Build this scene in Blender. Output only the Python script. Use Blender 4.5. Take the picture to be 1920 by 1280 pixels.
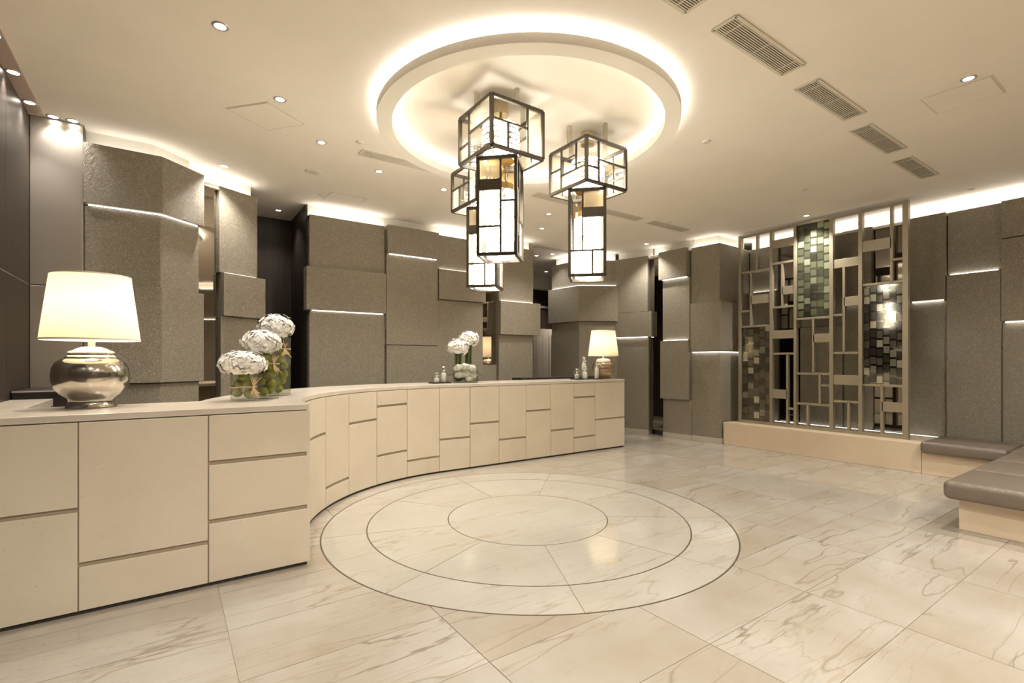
import bpy, math, random
from math import pi, sin, cos, radians, hypot, atan2, sqrt
from mathutils import Vector

# ------------------------------------------------------------------ camera, world, exposure
# World frame: X runs along the back wall and the reception counter, Y goes deeper into the lobby.
for o in list(bpy.data.objects):
    bpy.data.objects.remove(o)
SC = bpy.context.scene
COL = SC.collection
cam_d = bpy.data.cameras.new('camera')
cam_d.sensor_width = 36.0
cam_d.lens = 36.0 * 927.35 / 1920.0
cam_d.shift_y = (677 - 640) / 1920.0
cam_d.clip_start = 0.05
cam = bpy.data.objects.new('camera', cam_d)
cam.location = (0, 0, 1.4)
cam.rotation_euler = (pi / 2, 0, -radians(34.84))
COL.objects.link(cam)
SC.camera = cam

world = bpy.data.worlds.new('world')
SC.world = world
world.use_nodes = True
world.node_tree.nodes['Background'].inputs['Color'].default_value = (1.0, 0.87, 0.68, 1)
world.node_tree.nodes['Background'].inputs['Strength'].default_value = 0.05

SC.view_settings.view_transform = 'Standard'
SC.view_settings.look = 'None'
SC.view_settings.exposure = 1.0
SC.view_settings.gamma = 1.0
SC.view_settings.use_curve_mapping = False
SC.cycles.max_bounces = 6
SC.cycles.diffuse_bounces = 3
SC.cycles.glossy_bounces = 4
SC.cycles.use_adaptive_sampling = True
SC.cycles.adaptive_threshold = 0.05
SC.cycles.transmission_bounces = 4
SC.cycles.transparent_max_bounces = 10
SC.cycles.caustics_reflective = False
SC.cycles.caustics_refractive = False
SC.cycles.sample_clamp_indirect = 6.0

WARM = (1.0, 0.94, 0.86)
COVE = (1.0, 0.965, 0.89)
E_COVE = 3.8          # cove strips on the wall tops
E_RING = 6.5          # strips on the floating ceiling ring
E_LED = 4.2           # slots between the wall panels
W_SPOT = 50.0         # recessed downlights
E_CRYSTAL = 17.0       # crystal of the lanterns
W_LAMP = 5.5          # bulbs in the table lamps
CEIL = 3.56
rnd = random.Random(7)

# ------------------------------------------------------------------ materials
MATS = {}
class NT:
    def __init__(s, name):
        m = bpy.data.materials.new(name); m.use_nodes = True
        s.m = m; s.t = m.node_tree; s.n = s.t.nodes; s.l = s.t.links
        s.b = s.n['Principled BSDF']; s.out = s.n['Material Output']
        MATS[name] = m
    def add(s, typ, **kw):
        nd = s.n.new(typ)
        for k, v in kw.items():
            if hasattr(nd, k) and k not in nd.inputs: setattr(nd, k, v)
            else: nd.inputs[k].default_value = v
        return nd
    def link(s, a, b): s.l.new(a, b)
    def set(s, **kw):
        for k, v in kw.items():
            s.b.inputs[k.replace('_', ' ')].default_value = v
    def bump(s, height, strength, dist=0.01):
        b = s.add('ShaderNodeBump'); b.inputs['Strength'].default_value = strength; b.inputs['Distance'].default_value = dist
        s.link(height, b.inputs['Height']); s.link(b.outputs['Normal'], s.b.inputs['Normal'])
    def coord(s, scale=(1, 1, 1), src='Object', rnd_off=False):
        tc = s.add('ShaderNodeTexCoord'); mp = s.add('ShaderNodeMapping')
        mp.inputs['Scale'].default_value = scale
        s.link(tc.outputs[src], mp.inputs['Vector'])
        if rnd_off:
            oi = s.add('ShaderNodeObjectInfo'); mu = s.add('ShaderNodeVectorMath', operation='SCALE')
            cb = s.add('ShaderNodeCombineXYZ'); s.link(oi.outputs['Random'], cb.inputs[0])
            mm = s.add('ShaderNodeMath', operation='MULTIPLY'); mm.inputs[1].default_value = 3.7
            s.link(oi.outputs['Random'], mm.inputs[0]); s.link(mm.outputs[0], cb.inputs[1]); s.link(oi.outputs['Random'], cb.inputs[2])
            s.link(cb.outputs[0], mu.inputs[0]); mu.inputs['Scale'].default_value = 37.0
            s.link(mu.outputs[0], mp.inputs['Location'])
        return mp.outputs[0]
    def noise(s, vec, scale, detail=4, rough=0.55, dist=0.0):
        n = s.add('ShaderNodeTexNoise'); n.inputs['Scale'].default_value = scale
        n.inputs['Detail'].default_value = detail; n.inputs['Roughness'].default_value = rough; n.inputs['Distortion'].default_value = dist
        s.link(vec, n.inputs['Vector']); return n.outputs['Fac']
    def ramp(s, fac, stops):
        r = s.add('ShaderNodeValToRGB'); e = r.color_ramp.elements
        while len(e) < len(stops): e.new(0.5)
        for i, (p, c) in enumerate(stops):
            e[i].position = p; e[i].color = c if len(c) == 4 else (*c, 1)
        s.link(fac, r.inputs[0]); return r.outputs[0]
    def mix(s, fac, a, b, blend='MIX'):
        m = s.add('ShaderNodeMix', data_type='RGBA', blend_type=blend)
        for sock, v in ((m.inputs[0], fac), (m.inputs[6], a), (m.inputs[7], b)):
            if hasattr(v, 'links'): s.link(v, sock)
            elif isinstance(v, (int, float)): sock.default_value = v
            else: sock.default_value = v if len(v) == 4 else (*v, 1)
        return m.outputs[2]

def simple(name, col, rough=0.5, metal=0.0, spec=0.5, bump=None, bstr=0.2, bdist=0.004, var=0.0, aniso=None):
    t = NT(name)
    t.set(Base_Color=(*col, 1), Roughness=rough, Metallic=metal)
    t.b.inputs['Specular IOR Level'].default_value = spec
    if bump or var:
        sc = aniso if aniso else (1, 1, 1)
        v = t.coord(sc)
        n = t.noise(v, bump or 6.0, 4)
        if bump: t.bump(n, bstr, bdist)
        if var:
            n2 = t.noise(v, (bump or 6.0) * 0.35, 3)
            d = tuple(c * (1 - var) for c in col); e = tuple(min(1, c * (1 + var)) for c in col)
            t.link(t.ramp(n2, [(0.3, d), (0.7, e)]), t.b.inputs['Base Color'])
    return t.m

simple('plaster', (0.86, 0.79, 0.69), 0.75, spec=0.2, var=0.02)
simple('bulkhead', (0.82, 0.77, 0.68), 0.7, spec=0.2)
simple('wall_core', (0.10, 0.08, 0.06), 0.6)
simple('dark_wood', (0.036, 0.024, 0.019), 0.42, bump=30, bstr=0.05, var=0.25, aniso=(1, 1, 0.06))
simple('silver_wall', (0.50, 0.46, 0.41), 0.38, metal=0.75, bump=60, bstr=0.05, aniso=(0.1, 0.1, 3))
simple('soffit_metal', (0.62, 0.50, 0.42), 0.4, metal=0.5)
simple('counter_back', (0.30, 0.25, 0.19), 0.6)
simple('counter_core', (0.42, 0.34, 0.235), 0.5)
simple('slab_stone', (0.70, 0.62, 0.52), 0.18, spec=0.5, var=0.04)
simple('plinth_stone', (0.74, 0.61, 0.44), 0.35, var=0.04)
simple('base_stone', (0.50, 0.46, 0.38), 0.4, var=0.05)
simple('toe_kick', (0.03, 0.025, 0.02), 0.6)
simple('lantern_bronze', (0.085, 0.070, 0.052), 0.42, metal=0.55, bump=120, bstr=0.05)
simple('screen_bronze', (0.36, 0.31, 0.225), 0.42, metal=0.45, bump=90, bstr=0.04)
simple('gold', (0.75, 0.52, 0.20), 0.28, metal=1.0)
simple('brass_dull', (0.62, 0.50, 0.30), 0.4, metal=0.8)
simple('white_trim', (0.75, 0.72, 0.66), 0.5)
simple('steel_trim', (0.55, 0.53, 0.50), 0.35, metal=0.8)
simple('vent_paint', (0.66, 0.60, 0.49), 0.55)
simple('vent_dark', (0.06, 0.05, 0.04), 0.8)
simple('white_ceramic', (0.85, 0.82, 0.78), 0.3)
simple('black_tray', (0.04, 0.033, 0.03), 0.35)
simple('apple_green', (0.27, 0.265, 0.045), 0.28, bump=25, bstr=0.02, var=0.25)
simple('stem_brown', (0.12, 0.08, 0.03), 0.7)
simple('stem_green', (0.095, 0.115, 0.038), 0.45, var=0.3)
simple('raffia', (0.62, 0.46, 0.26), 0.7, bump=200, bstr=0.2, var=0.2)
simple('curtain', (0.52, 0.45, 0.36), 0.8)
simple('inlay_dark', (0.10, 0.075, 0.05), 0.3)
simple('grout', (0.50, 0.42, 0.31), 0.6)
simple('mirror_bronze', (0.52, 0.47, 0.41), 0.03, metal=1.0)
simple('mirror_dark', (0.20, 0.18, 0.155), 0.05, metal=1.0)
simple('silver_glass', (0.52, 0.485, 0.42), 0.14, metal=0.95, bump=1.5, bstr=0.0, aniso=(1, 1, 40), var=0.12)
simple('lamp_cap', (0.86, 0.83, 0.78), 0.15, metal=0.8)

def mat_panel():
    t = NT('panel_leather')
    v = t.coord((1, 1, 1), 'Object')
    vo = t.add('ShaderNodeTexVoronoi', feature='DISTANCE_TO_EDGE'); vo.inputs['Scale'].default_value = 40
    nz = t.add('ShaderNodeTexNoise'); nz.inputs['Scale'].default_value = 30; nz.inputs['Detail'].default_value = 2
    t.link(v, nz.inputs['Vector'])
    mx = t.mix(0.12, v, nz.outputs['Color']); t.link(mx, vo.inputs['Vector'])
    r = t.ramp(vo.outputs['Distance'], [(0.0, (0, 0, 0)), (0.25, (1, 1, 1))])
    c = t.mix(r, (0.242, 0.210, 0.156), (0.395, 0.346, 0.265))
    t.link(c, t.b.inputs['Base Color'])
    t.set(Roughness=0.46); t.b.inputs['Specular IOR Level'].default_value = 0.4
    t.bump(r, 0.7, 0.006)
mat_panel()

def mat_counter():
    t = NT('counter_stone')
    v = t.coord((1, 1, 1), rnd_off=True)
    n = t.noise(v, 3, 3); sp = t.noise(v, 120, 2, 0.5)
    base = t.ramp(n, [(0.3, (0.72, 0.625, 0.485)), (0.7, (0.77, 0.675, 0.53))])
    f = t.ramp(sp, [(0.70, (0, 0, 0)), (0.76, (1, 1, 1))])
    t.link(t.mix(f, base, (0.42, 0.33, 0.21)), t.b.inputs['Base Color'])
    t.set(Roughness=0.38)
mat_counter()

def mat_marble(name, base1, base2, vein, off, tint, dark):
    t = NT(name)
    v = t.coord((1, 1, 1), rnd_off=True)
    # long roughly parallel veins: stretched, warped noise turned into thin ridges
    mp = t.add('ShaderNodeMapping'); mp.inputs['Rotation'].default_value = (0, 0, off); mp.inputs['Scale'].default_value = (0.30, 2.4, 1)
    t.link(v, mp.inputs['Vector'])
    w = t.add('ShaderNodeTexNoise'); w.inputs['Scale'].default_value = 1.2; w.inputs['Detail'].default_value = 7
    t.link(v, w.inputs['Vector'])
    wv = t.mix(0.24, mp.outputs[0], w.outputs['Color'], 'ADD')
    def ridge(vec, scale, width, detail):
        n = t.noise(vec, scale, detail, 0.5)
        a = t.add('ShaderNodeMath', operation='SUBTRACT'); t.link(n, a.inputs[0]); a.inputs[1].default_value = 0.5
        b = t.add('ShaderNodeMath', operation='ABSOLUTE'); t.link(a.outputs[0], b.inputs[0])
        return t.ramp(b.outputs[0], [(0.0, (1, 1, 1)), (width, (0, 0, 0))])
    r1 = ridge(wv, 1.0, 0.0055, 3)
    r2 = ridge(wv, 2.3, 0.010, 3)
    r3 = ridge(wv, 0.45, 0.0035, 9)
    patch = t.noise(v, 1.3, 4)
    gate = t.ramp(t.noise(v, 0.9, 2), [(0.42, (0, 0, 0)), (0.62, (1, 1, 1))])
    base = t.ramp(patch, [(0.30, base1), (0.70, base2)])
    r4 = ridge(wv, 5.5, 0.010, 2)
    g4 = t.mix(1.0, r4, t.ramp(t.noise(v, 1.1, 2), [(0.40, (0, 0, 0)), (0.60, (1, 1, 1))]), 'MULTIPLY')
    base = t.mix(t.mix(0.58, (0, 0, 0), g4), base, tint)
    g2 = t.mix(1.0, r2, gate, 'MULTIPLY')
    c = t.mix(t.mix(0.72, (0, 0, 0), r1), base, vein)
    c = t.mix(t.mix(0.45, (0, 0, 0), g2), c, tint)
    g3 = t.mix(1.0, r3, t.ramp(t.noise(v, 1.7, 3), [(0.47, (0, 0, 0)), (0.60, (1, 1, 1))]), 'MULTIPLY')
    c = t.mix(t.mix(dark, (0, 0, 0), g3), c, (0.20, 0.16, 0.11))
    t.link(c, t.b.inputs['Base Color'])
    t.set(Roughness=0.11); t.b.inputs['Specular IOR Level'].default_value = 0.5
mat_marble('marble', (0.355, 0.302, 0.233), (0.448, 0.412, 0.36), (0.25, 0.195, 0.13), 0.5, (0.31, 0.24, 0.16), 0.85)
mat_marble('marble_pale', (0.43, 0.393, 0.328), (0.472, 0.445, 0.386), (0.36, 0.305, 0.23), 0.3, (0.34, 0.285, 0.21), 0.45)

def mat_leather():
    t = NT('seat_leather')
    v = t.coord((1, 1, 1))
    vo = t.add('ShaderNodeTexVoronoi', feature='DISTANCE_TO_EDGE'); vo.inputs['Scale'].default_value = 70
    t.link(v, vo.inputs['Vector'])
    r = t.ramp(vo.outputs['Distance'], [(0.0, (0, 0, 0)), (0.2, (1, 1, 1))])
    t.set(Base_Color=(0.165, 0.132, 0.10, 1), Roughness=0.34)
    t.b.inputs['Specular IOR Level'].default_value = 0.8
    t.bump(r, 0.35, 0.003)
mat_leather()

def mat_emit(name, col, strength):
    t = NT(name); t.n.remove(t.b)
    e = t.add('ShaderNodeEmission'); e.inputs[0].default_value = (*col, 1); e.inputs[1].default_value = strength
    t.link(e.outputs[0], t.out.inputs[0])
mat_emit('cove_light', COVE, E_COVE)
mat_emit('cove_dim', COVE, E_COVE * 0.55)
mat_emit('ring_light', COVE, E_RING)
mat_emit('led_light', (1.0, 0.96, 0.88), E_LED)
mat_emit('led_dim', (1.0, 0.96, 0.88), E_LED * 0.25)
mat_emit('downlight_lens', (1.0, 0.92, 0.78), 9.0)

def mat_crystal():
    t = NT('crystal_lit')
    v = t.coord((1, 1, 1))
    vo = t.add('ShaderNodeTexVoronoi'); vo.inputs['Scale'].default_value = 48
    t.link(v, vo.inputs['Vector'])
    sp = t.ramp(vo.outputs['Distance'], [(0.40, (0, 0, 0)), (0.50, (1, 1, 1))])
    gt = t.ramp(t.noise(v, 9, 2), [(0.46, (0, 0, 0)), (0.56, (1, 1, 1))])
    f = t.mix(t.mix(1.0, sp, gt, 'MULTIPLY'), (1.0, 0.95, 0.86), (0.014, 0.010, 0.006))
    t.link(f, t.b.inputs['Emission Color']); t.b.inputs['Emission Strength'].default_value = E_CRYSTAL
    t.set(Base_Color=(0.8, 0.75, 0.65, 1), Roughness=0.2)
    t.bump(vo.outputs['Distance'], 0.5, 0.01)
mat_crystal()

def mat_pane(name, refl, diff, col, bumpscale=0):
    """thin glass: straight-through light, some scattering, a fresnel sheen"""
    t = NT(name); t.n.remove(t.b)
    tr = t.add('ShaderNodeBsdfTransparent'); tr.inputs[0].default_value = (*col, 1)
    tl = t.add('ShaderNodeBsdfTranslucent'); tl.inputs[0].default_value = (*col, 1)
    gl = t.add('ShaderNodeBsdfGlossy'); gl.inputs['Roughness'].default_value = 0.06
    m1 = t.add('ShaderNodeMixShader'); m1.inputs[0].default_value = diff
    t.link(tr.outputs[0], m1.inputs[1]); t.link(tl.outputs[0], m1.inputs[2])
    lw = t.add('ShaderNodeLayerWeight'); lw.inputs[0].default_value = 0.5
    pw_ = t.add('ShaderNodeMath', operation='POWER'); t.link(lw.outputs['Facing'], pw_.inputs[0]); pw_.inputs[1].default_value = 4.0
    ma = t.add('ShaderNodeMath', operation='MULTIPLY_ADD'); t.link(pw_.outputs[0], ma.inputs[0]); ma.inputs[1].default_value = 0.6; ma.inputs[2].default_value = 0.03 * refl
    m2 = t.add('ShaderNodeMixShader'); t.link(ma.outputs[0], m2.inputs[0])
    t.link(m1.outputs[0], m2.inputs[1]); t.link(gl.outputs[0], m2.inputs[2])
    t.link(m2.outputs[0], t.out.inputs[0])
    if bumpscale:
        n = t.noise(t.coord((1, 1, 1)), bumpscale, 3)
        b = t.add('ShaderNodeBump'); b.inputs['Strength'].default_value = 0.5; b.inputs['Distance'].default_value = 0.004
        t.link(n, b.inputs['Height']); t.link(b.outputs[0], tl.inputs['Normal']); t.link(b.outputs[0], gl.inputs['Normal'])
mat_pane('glass_clear', 1, 0.0, (0.96, 0.96, 0.94))
mat_pane('glass_ripple', 1, 0.06, (0.93, 0.90, 0.83), 90)
mat_pane('glass_frost', 1, 0.13, (0.93, 0.89, 0.80), 60)
mat_pane('glass_amber', 1, 0.45, (0.90, 0.80, 0.62), 12)
mat_pane('glass_vase', 3.0, 0.02, (0.95, 0.96, 0.92))
mat_pane('glass_dome', 5.0, 0.05, (0.95, 0.95, 0.93))
mat_pane('glass_jar', 5.0, 0.22, (0.86, 0.74, 0.54), 8)  # clear jar: its amber and gold reflections are put into the tint
mat_pane('acrylic', 1, 0.25, (0.85, 0.83, 0.76))
mat_pane('glass_green', 1, 0.10, (0.90, 0.93, 0.87), 20)

def mat_shade():
    t = NT('shade_fabric'); t.n.remove(t.b)
    tl = t.add('ShaderNodeBsdfTranslucent'); tl.inputs[0].default_value = (0.95, 0.90, 0.78, 1)
    df = t.add('ShaderNodeBsdfDiffuse'); df.inputs[0].default_value = (0.85, 0.80, 0.70, 1)
    m = t.add('ShaderNodeMixShader'); m.inputs[0].default_value = 0.4
    t.link(tl.outputs[0], m.inputs[1]); t.link(df.outputs[0], m.inputs[2]); t.link(m.outputs[0], t.out.inputs[0])
mat_shade()
def mat_petal():
    t = NT('petal_white')
    t.set(Roughness=0.6)
    n = t.noise(t.coord((1, 1, 1)), 70, 2)
    t.link(t.ramp(n, [(0.34, (0.56, 0.51, 0.40)), (0.48, (0.88, 0.85, 0.80))]), t.b.inputs['Base Color'])
    t.b.inputs['Subsurface Weight'].default_value = 0.0
mat_petal()
for i, c in enumerate([(0.055, 0.05, 0.042), (0.13, 0.12, 0.10), (0.30, 0.28, 0.235), (0.60, 0.57, 0.49)]):
    simple('mosaic_glass_%d' % i, c, 0.10, metal=0.35, spec=0.7)

# ------------------------------------------------------------------ mesh helpers
class MB:
    def __init__(s): s.v = []; s.f = []
    def poly_prism(s, pts, z0, z1):
        n = len(pts); b = len(s.v)
        s.v += [(p[0], p[1], z0) for p in pts] + [(p[0], p[1], z1) for p in pts]
        s.f.append(tuple(range(b + n - 1, b - 1, -1))); s.f.append(tuple(range(b + n, b + 2 * n)))
        for i in range(n):
            j = (i + 1) % n; s.f.append((b + i, b + j, b + n + j, b + n + i))
        return s
    def box(s, x0, x1, y0, y1, z0, z1):
        return s.poly_prism([(x0, y0), (x1, y0), (x1, y1), (x0, y1)], z0, z1)
    def strip(s, quads_a, quads_b):
        return s
    def lathe(s, prof, n=32, cx=0, cy=0, close=True):
        b = len(s.v); m = len(prof)
        for (r, z) in prof:
            for k in range(n):
                a = 2 * pi * k / n; s.v.append((cx + r * cos(a), cy + r * sin(a), z))
        for i in range(m - 1):
            for k in range(n):
                k2 = (k + 1) % n
                s.f.append((b + i * n + k, b + i * n + k2, b + (i + 1) * n + k2, b + (i + 1) * n + k))
        if close:
            if prof[0][0] > 1e-6: s.f.append(tuple(b + k for k in range(n - 1, -1, -1)))
            if prof[-1][0] > 1e-6: s.f.append(tuple(b + (m - 1) * n + k for k in range(n)))
        return s
    def ring(s, r0, r1, z0, z1, a0, a1, n, cx, cy):
        """sector of a flat ring"""
        full = abs(a1 - a0 - 2 * pi) < 1e-6
        P = []
        for k in range(n + 1): P.append(a0 + (a1 - a0) * k / n)
        b = len(s.v)
        for a in P:
            c, d = cos(a), sin(a)
            s.v += [(cx + r0 * c, cy + r0 * d, z0), (cx + r1 * c, cy + r1 * d, z0), (cx + r1 * c, cy + r1 * d, z1), (cx + r0 * c, cy + r0 * d, z1)]
        for k in range(n):
            i = b + 4 * k; j = i + 4
            for e in range(4):
                g = (e + 1) % 4; s.f.append((i + e, j + e, j + g, i + g))
        if not full:
            s.f.append((b, b + 3, b + 2, b + 1)); e = b + 4 * n; s.f.append((e, e + 1, e + 2, e + 3))
        return s
    def tube(s, pts, r, n=6):
        b0 = len(s.v); pts = [Vector(p) for p in pts]
        for i, p in enumerate(pts):
            d = (pts[min(i + 1, len(pts) - 1)] - pts[max(i - 1, 0)]).normalized()
            up = Vector((0, 0, 1)) if abs(d.z) < 0.9 else Vector((1, 0, 0))
            x = d.cross(up).normalized(); y = d.cross(x).normalized()
            rr = r[i] if isinstance(r, (list, tuple)) else r
            for k in range(n):
                a = 2 * pi * k / n; q = p + x * rr * cos(a) + y * rr * sin(a); s.v.append(tuple(q))
        for i in range(len(pts) - 1):
            for k in range(n):
                k2 = (k + 1) % n; a = b0 + i * n; c = a + n
                s.f.append((a + k, a + k2, c + k2, c + k))
        s.f.append(tuple(b0 + k for k in range(n - 1, -1, -1))); e = b0 + (len(pts) - 1) * n
        s.f.append(tuple(e + k for k in range(n)))
        return s
    def obj(s, name, mat, parent=None, smooth=False, bevel=0, loc=None, rotz=0):
        me = bpy.data.meshes.new(name); me.from_pydata(s.v, [], s.f); me.update()
        import bmesh
        bm = bmesh.new(); bm.from_mesh(me); bmesh.ops.recalc_face_normals(bm, faces=bm.faces); bm.to_mesh(me); bm.free()
        me.materials.append(MATS[mat])
        if smooth:
            for p in me.polygons: p.use_smooth = True
        return link(name, me, parent, bevel, loc, rotz, smooth)

def link(name, me, parent=None, bevel=0, loc=None, rotz=0, smooth=False):
    o = bpy.data.objects.new(name, me); COL.objects.link(o)
    if parent: o.parent = parent
    if loc: o.location = loc
    if rotz: o.rotation_euler = (0, 0, rotz)
    if bevel:
        b = o.modifiers.new('bevel', 'BEVEL'); b.width = bevel; b.segments = 2; b.limit_method = 'ANGLE'
    if smooth:
        e = o.modifiers.new('es', 'EDGE_SPLIT'); e.split_angle = radians(40)
    return o
def tag(o, label=None, cat=None, group=None, kind=None):
    if label: o['label'] = label
    if cat: o['category'] = cat
    if group: o['group'] = group
    if kind: o['kind'] = kind
    return o
def thing(name, label, cat, loc=(0, 0, 0), rotz=0, group=None):
    o = bpy.data.objects.new(name, None); COL.objects.link(o)
    o.location = loc; o.rotation_euler = (0, 0, rotz); o.empty_display_size = 0.1
    return tag(o, label, cat, group)
def struct(o, label=None): return tag(o, label, None, None, 'structure')

def offset(pts, d):
    """shift a plan polyline to its right-hand (room) side by d, mitred"""
    out = []
    for i, p in enumerate(pts):
        ns = []
        if i > 0: a, b = pts[i - 1], p; L = hypot(b[0] - a[0], b[1] - a[1]); ns.append(((b[1] - a[1]) / L, -(b[0] - a[0]) / L))
        if i < len(pts) - 1: a, b = p, pts[i + 1]; L = hypot(b[0] - a[0], b[1] - a[1]); ns.append(((b[1] - a[1]) / L, -(b[0] - a[0]) / L))
        if len(ns) == 1: n = ns[0]
        else:
            n = (ns[0][0] + ns[1][0], ns[0][1] + ns[1][1]); q = n[0] * ns[0][0] + n[1] * ns[0][1]; n = (n[0] / q, n[1] / q)
        out.append((p[0] + n[0] * d, p[1] + n[1] * d))
    return out
def along(p, q, a, b):
    L = hypot(q[0] - p[0], q[1] - p[1]); d = ((q[0] - p[0]) / L, (q[1] - p[1]) / L)
    return [(p[0] + d[0] * a, p[1] + d[1] * a), (p[0] + d[0] * b, p[1] + d[1] * b)]
def extend(pts, a, b):
    """lengthen both ends of a polyline"""
    p = list(pts)
    d = (p[0][0] - p[1][0], p[0][1] - p[1][1]); L = hypot(*d); p[0] = (p[0][0] + d[0] / L * a, p[0][1] + d[1] / L * a)
    d = (p[-1][0] - p[-2][0], p[-1][1] - p[-2][1]); L = hypot(*d); p[-1] = (p[-1][0] + d[0] / L * b, p[-1][1] + d[1] / L * b)
    return p
def band(pts, lo, hi, z0, z1, name, mat, parent=None, bevel=0):
    A = offset(pts, hi); B = offset(pts, lo)
    return MB().poly_prism(A + B[::-1], z0, z1).obj(name, mat, parent, bevel=bevel)
def wall(name, pts, z0=0.0, z1=3.36, back=-0.34, face=-0.12, mat='wall_core'):
    return struct(band(pts, back, face, z0, z1, name, mat))
def panel(w, pts, z0, z1, front=0.0, mat='panel_leather'):
    return band(pts, -0.12, front, z0, z1, 'wall_panel', mat, w, bevel=0.005)
def led_under(w, pts, z, front, back=0.0, wid=0.02):
    p = extend(pts, -0.03, -0.03)
    return band(p, back + 0.003, min(back + wid, front - 0.006), z - 0.010, z - 0.002, 'light_strip', 'led_light', w)
def led_over(w, pts, z, front, back=0.0, mat='led_light'):
    p = extend(pts, -0.03, -0.03)
    return band(p, back + 0.003, back + 0.02, z + 0.001, z + 0.008, 'light_strip', mat, w)
def cove(w, pts, setback=-0.13, mat='cove_light'):
    band(pts, -0.34, setback, 3.36, CEIL, 'cove_upstand', 'bulkhead', w)
    band(pts, setback, -0.005, 3.355, 3.395, 'cove_ledge', 'bulkhead', w)
    band(extend(pts, -0.02, -0.02), setback + 0.02, -0.035, 3.396, 3.404, 'light_strip', mat, w)

# ------------------------------------------------------------------ floor
MC = (2.668, 3.589)          # centre of the round floor inlay
R1, R2, R3 = 0.711, 1.393, 1.744
floor = struct(MB().box(-1.4, 9.6, -3.2, 10.6, -0.12, -0.006).obj('floor', 'grout'))
TX0, TW, TY0, TH = 0.255, 0.975, 0.95, 0.50
def rect_minus_disc(x0, y0, x1, y1, c, R):
    P = [(x0, y0), (x1, y0), (x1, y1), (x0, y1)]
    seq = []
    for i in range(4):
        a, b = P[i], P[(i + 1) % 4]
        seq.append((a, hypot(a[0] - c[0], a[1] - c[1]) >= R, False))
        dx, dy = b[0] - a[0], b[1] - a[1]; fx, fy = a[0] - c[0], a[1] - c[1]
        A = dx * dx + dy * dy; B = 2 * (fx * dx + fy * dy); Cc = fx * fx + fy * fy - R * R; D = B * B - 4 * A * Cc
        if D > 0:
            for k in sorted([(-B - sqrt(D)) / (2 * A), (-B + sqrt(D)) / (2 * A)]):
                if 1e-6 < k < 1 - 1e-6: seq.append(((a[0] + dx * k, a[1] + dy * k), True, True))
    if not any(q[2] for q in seq): return [P] if seq[0][1] else []
    n = len(seq); pieces = []
    def inside_mid(p, q): return hypot((p[0] + q[0]) / 2 - c[0], (p[1] + q[1]) / 2 - c[1]) < R
    starts = [i for i in range(n) if seq[i][2] and not inside_mid(seq[i][0], seq[(i + 1) % n][0])]
    for st in starts:
        run = [seq[st][0]]; i = (st + 1) % n
        while not seq[i][2]: run.append(seq[i][0]); i = (i + 1) % n
        run.append(seq[i][0])
        a0 = atan2(run[-1][1] - c[1], run[-1][0] - c[0]); a1 = atan2(run[0][1] - c[1], run[0][0] - c[0])
        d = (a1 - a0 + pi) % (2 * pi) - pi; m = max(1, int(abs(d) / 0.04))
        for k in range(1, m): run.append((c[0] + R * cos(a0 + d * k / m), c[1] + R * sin(a0 + d * k / m)))
        pieces.append(run)
    return pieces
full_tile = None
g = 0.0021
fwd = (sin(radians(34.84)), cos(radians(34.84)))
for i in range(-2, 10):
    for j in range(-6, 19):
        x0, y0 = TX0 + TW * i, TY0 + TH * j; x1, y1 = x0 + TW, y0 + TH
        if max(x0, -1.0) >= min(x1, 8.2): continue
        d = max(px * fwd[0] + py * fwd[1] for px in (x0, x1) for py in (y0, y1))
        sd = min(abs(px * fwd[1] - py * fwd[0]) for px in (x0, x1) for py in (y0, y1))
        if d < 1.7 or sd > d * 1.2 + 0.8: continue
        for run in rect_minus_disc(x0 + g, y0 + g, x1 - g, y1 - g, MC, R3 + 0.006):
            cx, cy = (x0 + x1) / 2, (y0 + y1) / 2
            whole = len(run) == 4 and abs(run[1][0] - run[0][0]) > TW - 0.01 and abs(run[2][1] - run[1][1]) > TH - 0.01
            if whole and full_tile:
                o = bpy.data.objects.new('floor_tile', full_tile); COL.objects.link(o); o.parent = floor; o.location = (cx, cy, 0)
            else:
                o = MB().poly_prism([(p[0] - cx, p[1] - cy) for p in run], -0.006, 0.0).obj('floor_tile', 'marble', floor, loc=(cx, cy, 0))
                if whole: full_tile = o.data
MB().lathe([(R1 - 0.004, -0.006), (R1 - 0.004, 0)], 72, *MC).obj('medallion_disc', 'marble_pale', floor)
for ra, rb in ((R1 + 0.004, R2 - 0.005), (R2 + 0.005, R3 - 0.006)):
    for k in range(9):
        a0 = radians(4.0 + 40 * k); gap = 0.002 / ra
        MB().ring(ra, rb, -0.006, 0.0, a0 + gap, a0 + radians(40) - gap, 14, *MC).obj('medallion_tile', 'marble_pale', floor)
for r, h in ((R1, 0.004), (R2, 0.0052), (R3, 0.006)):
    MB().ring(r - h, r + h, -0.006, 0.0003, 0, 2 * pi, 120, *MC).obj('inlay_ring', 'inlay_dark', floor)

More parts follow.
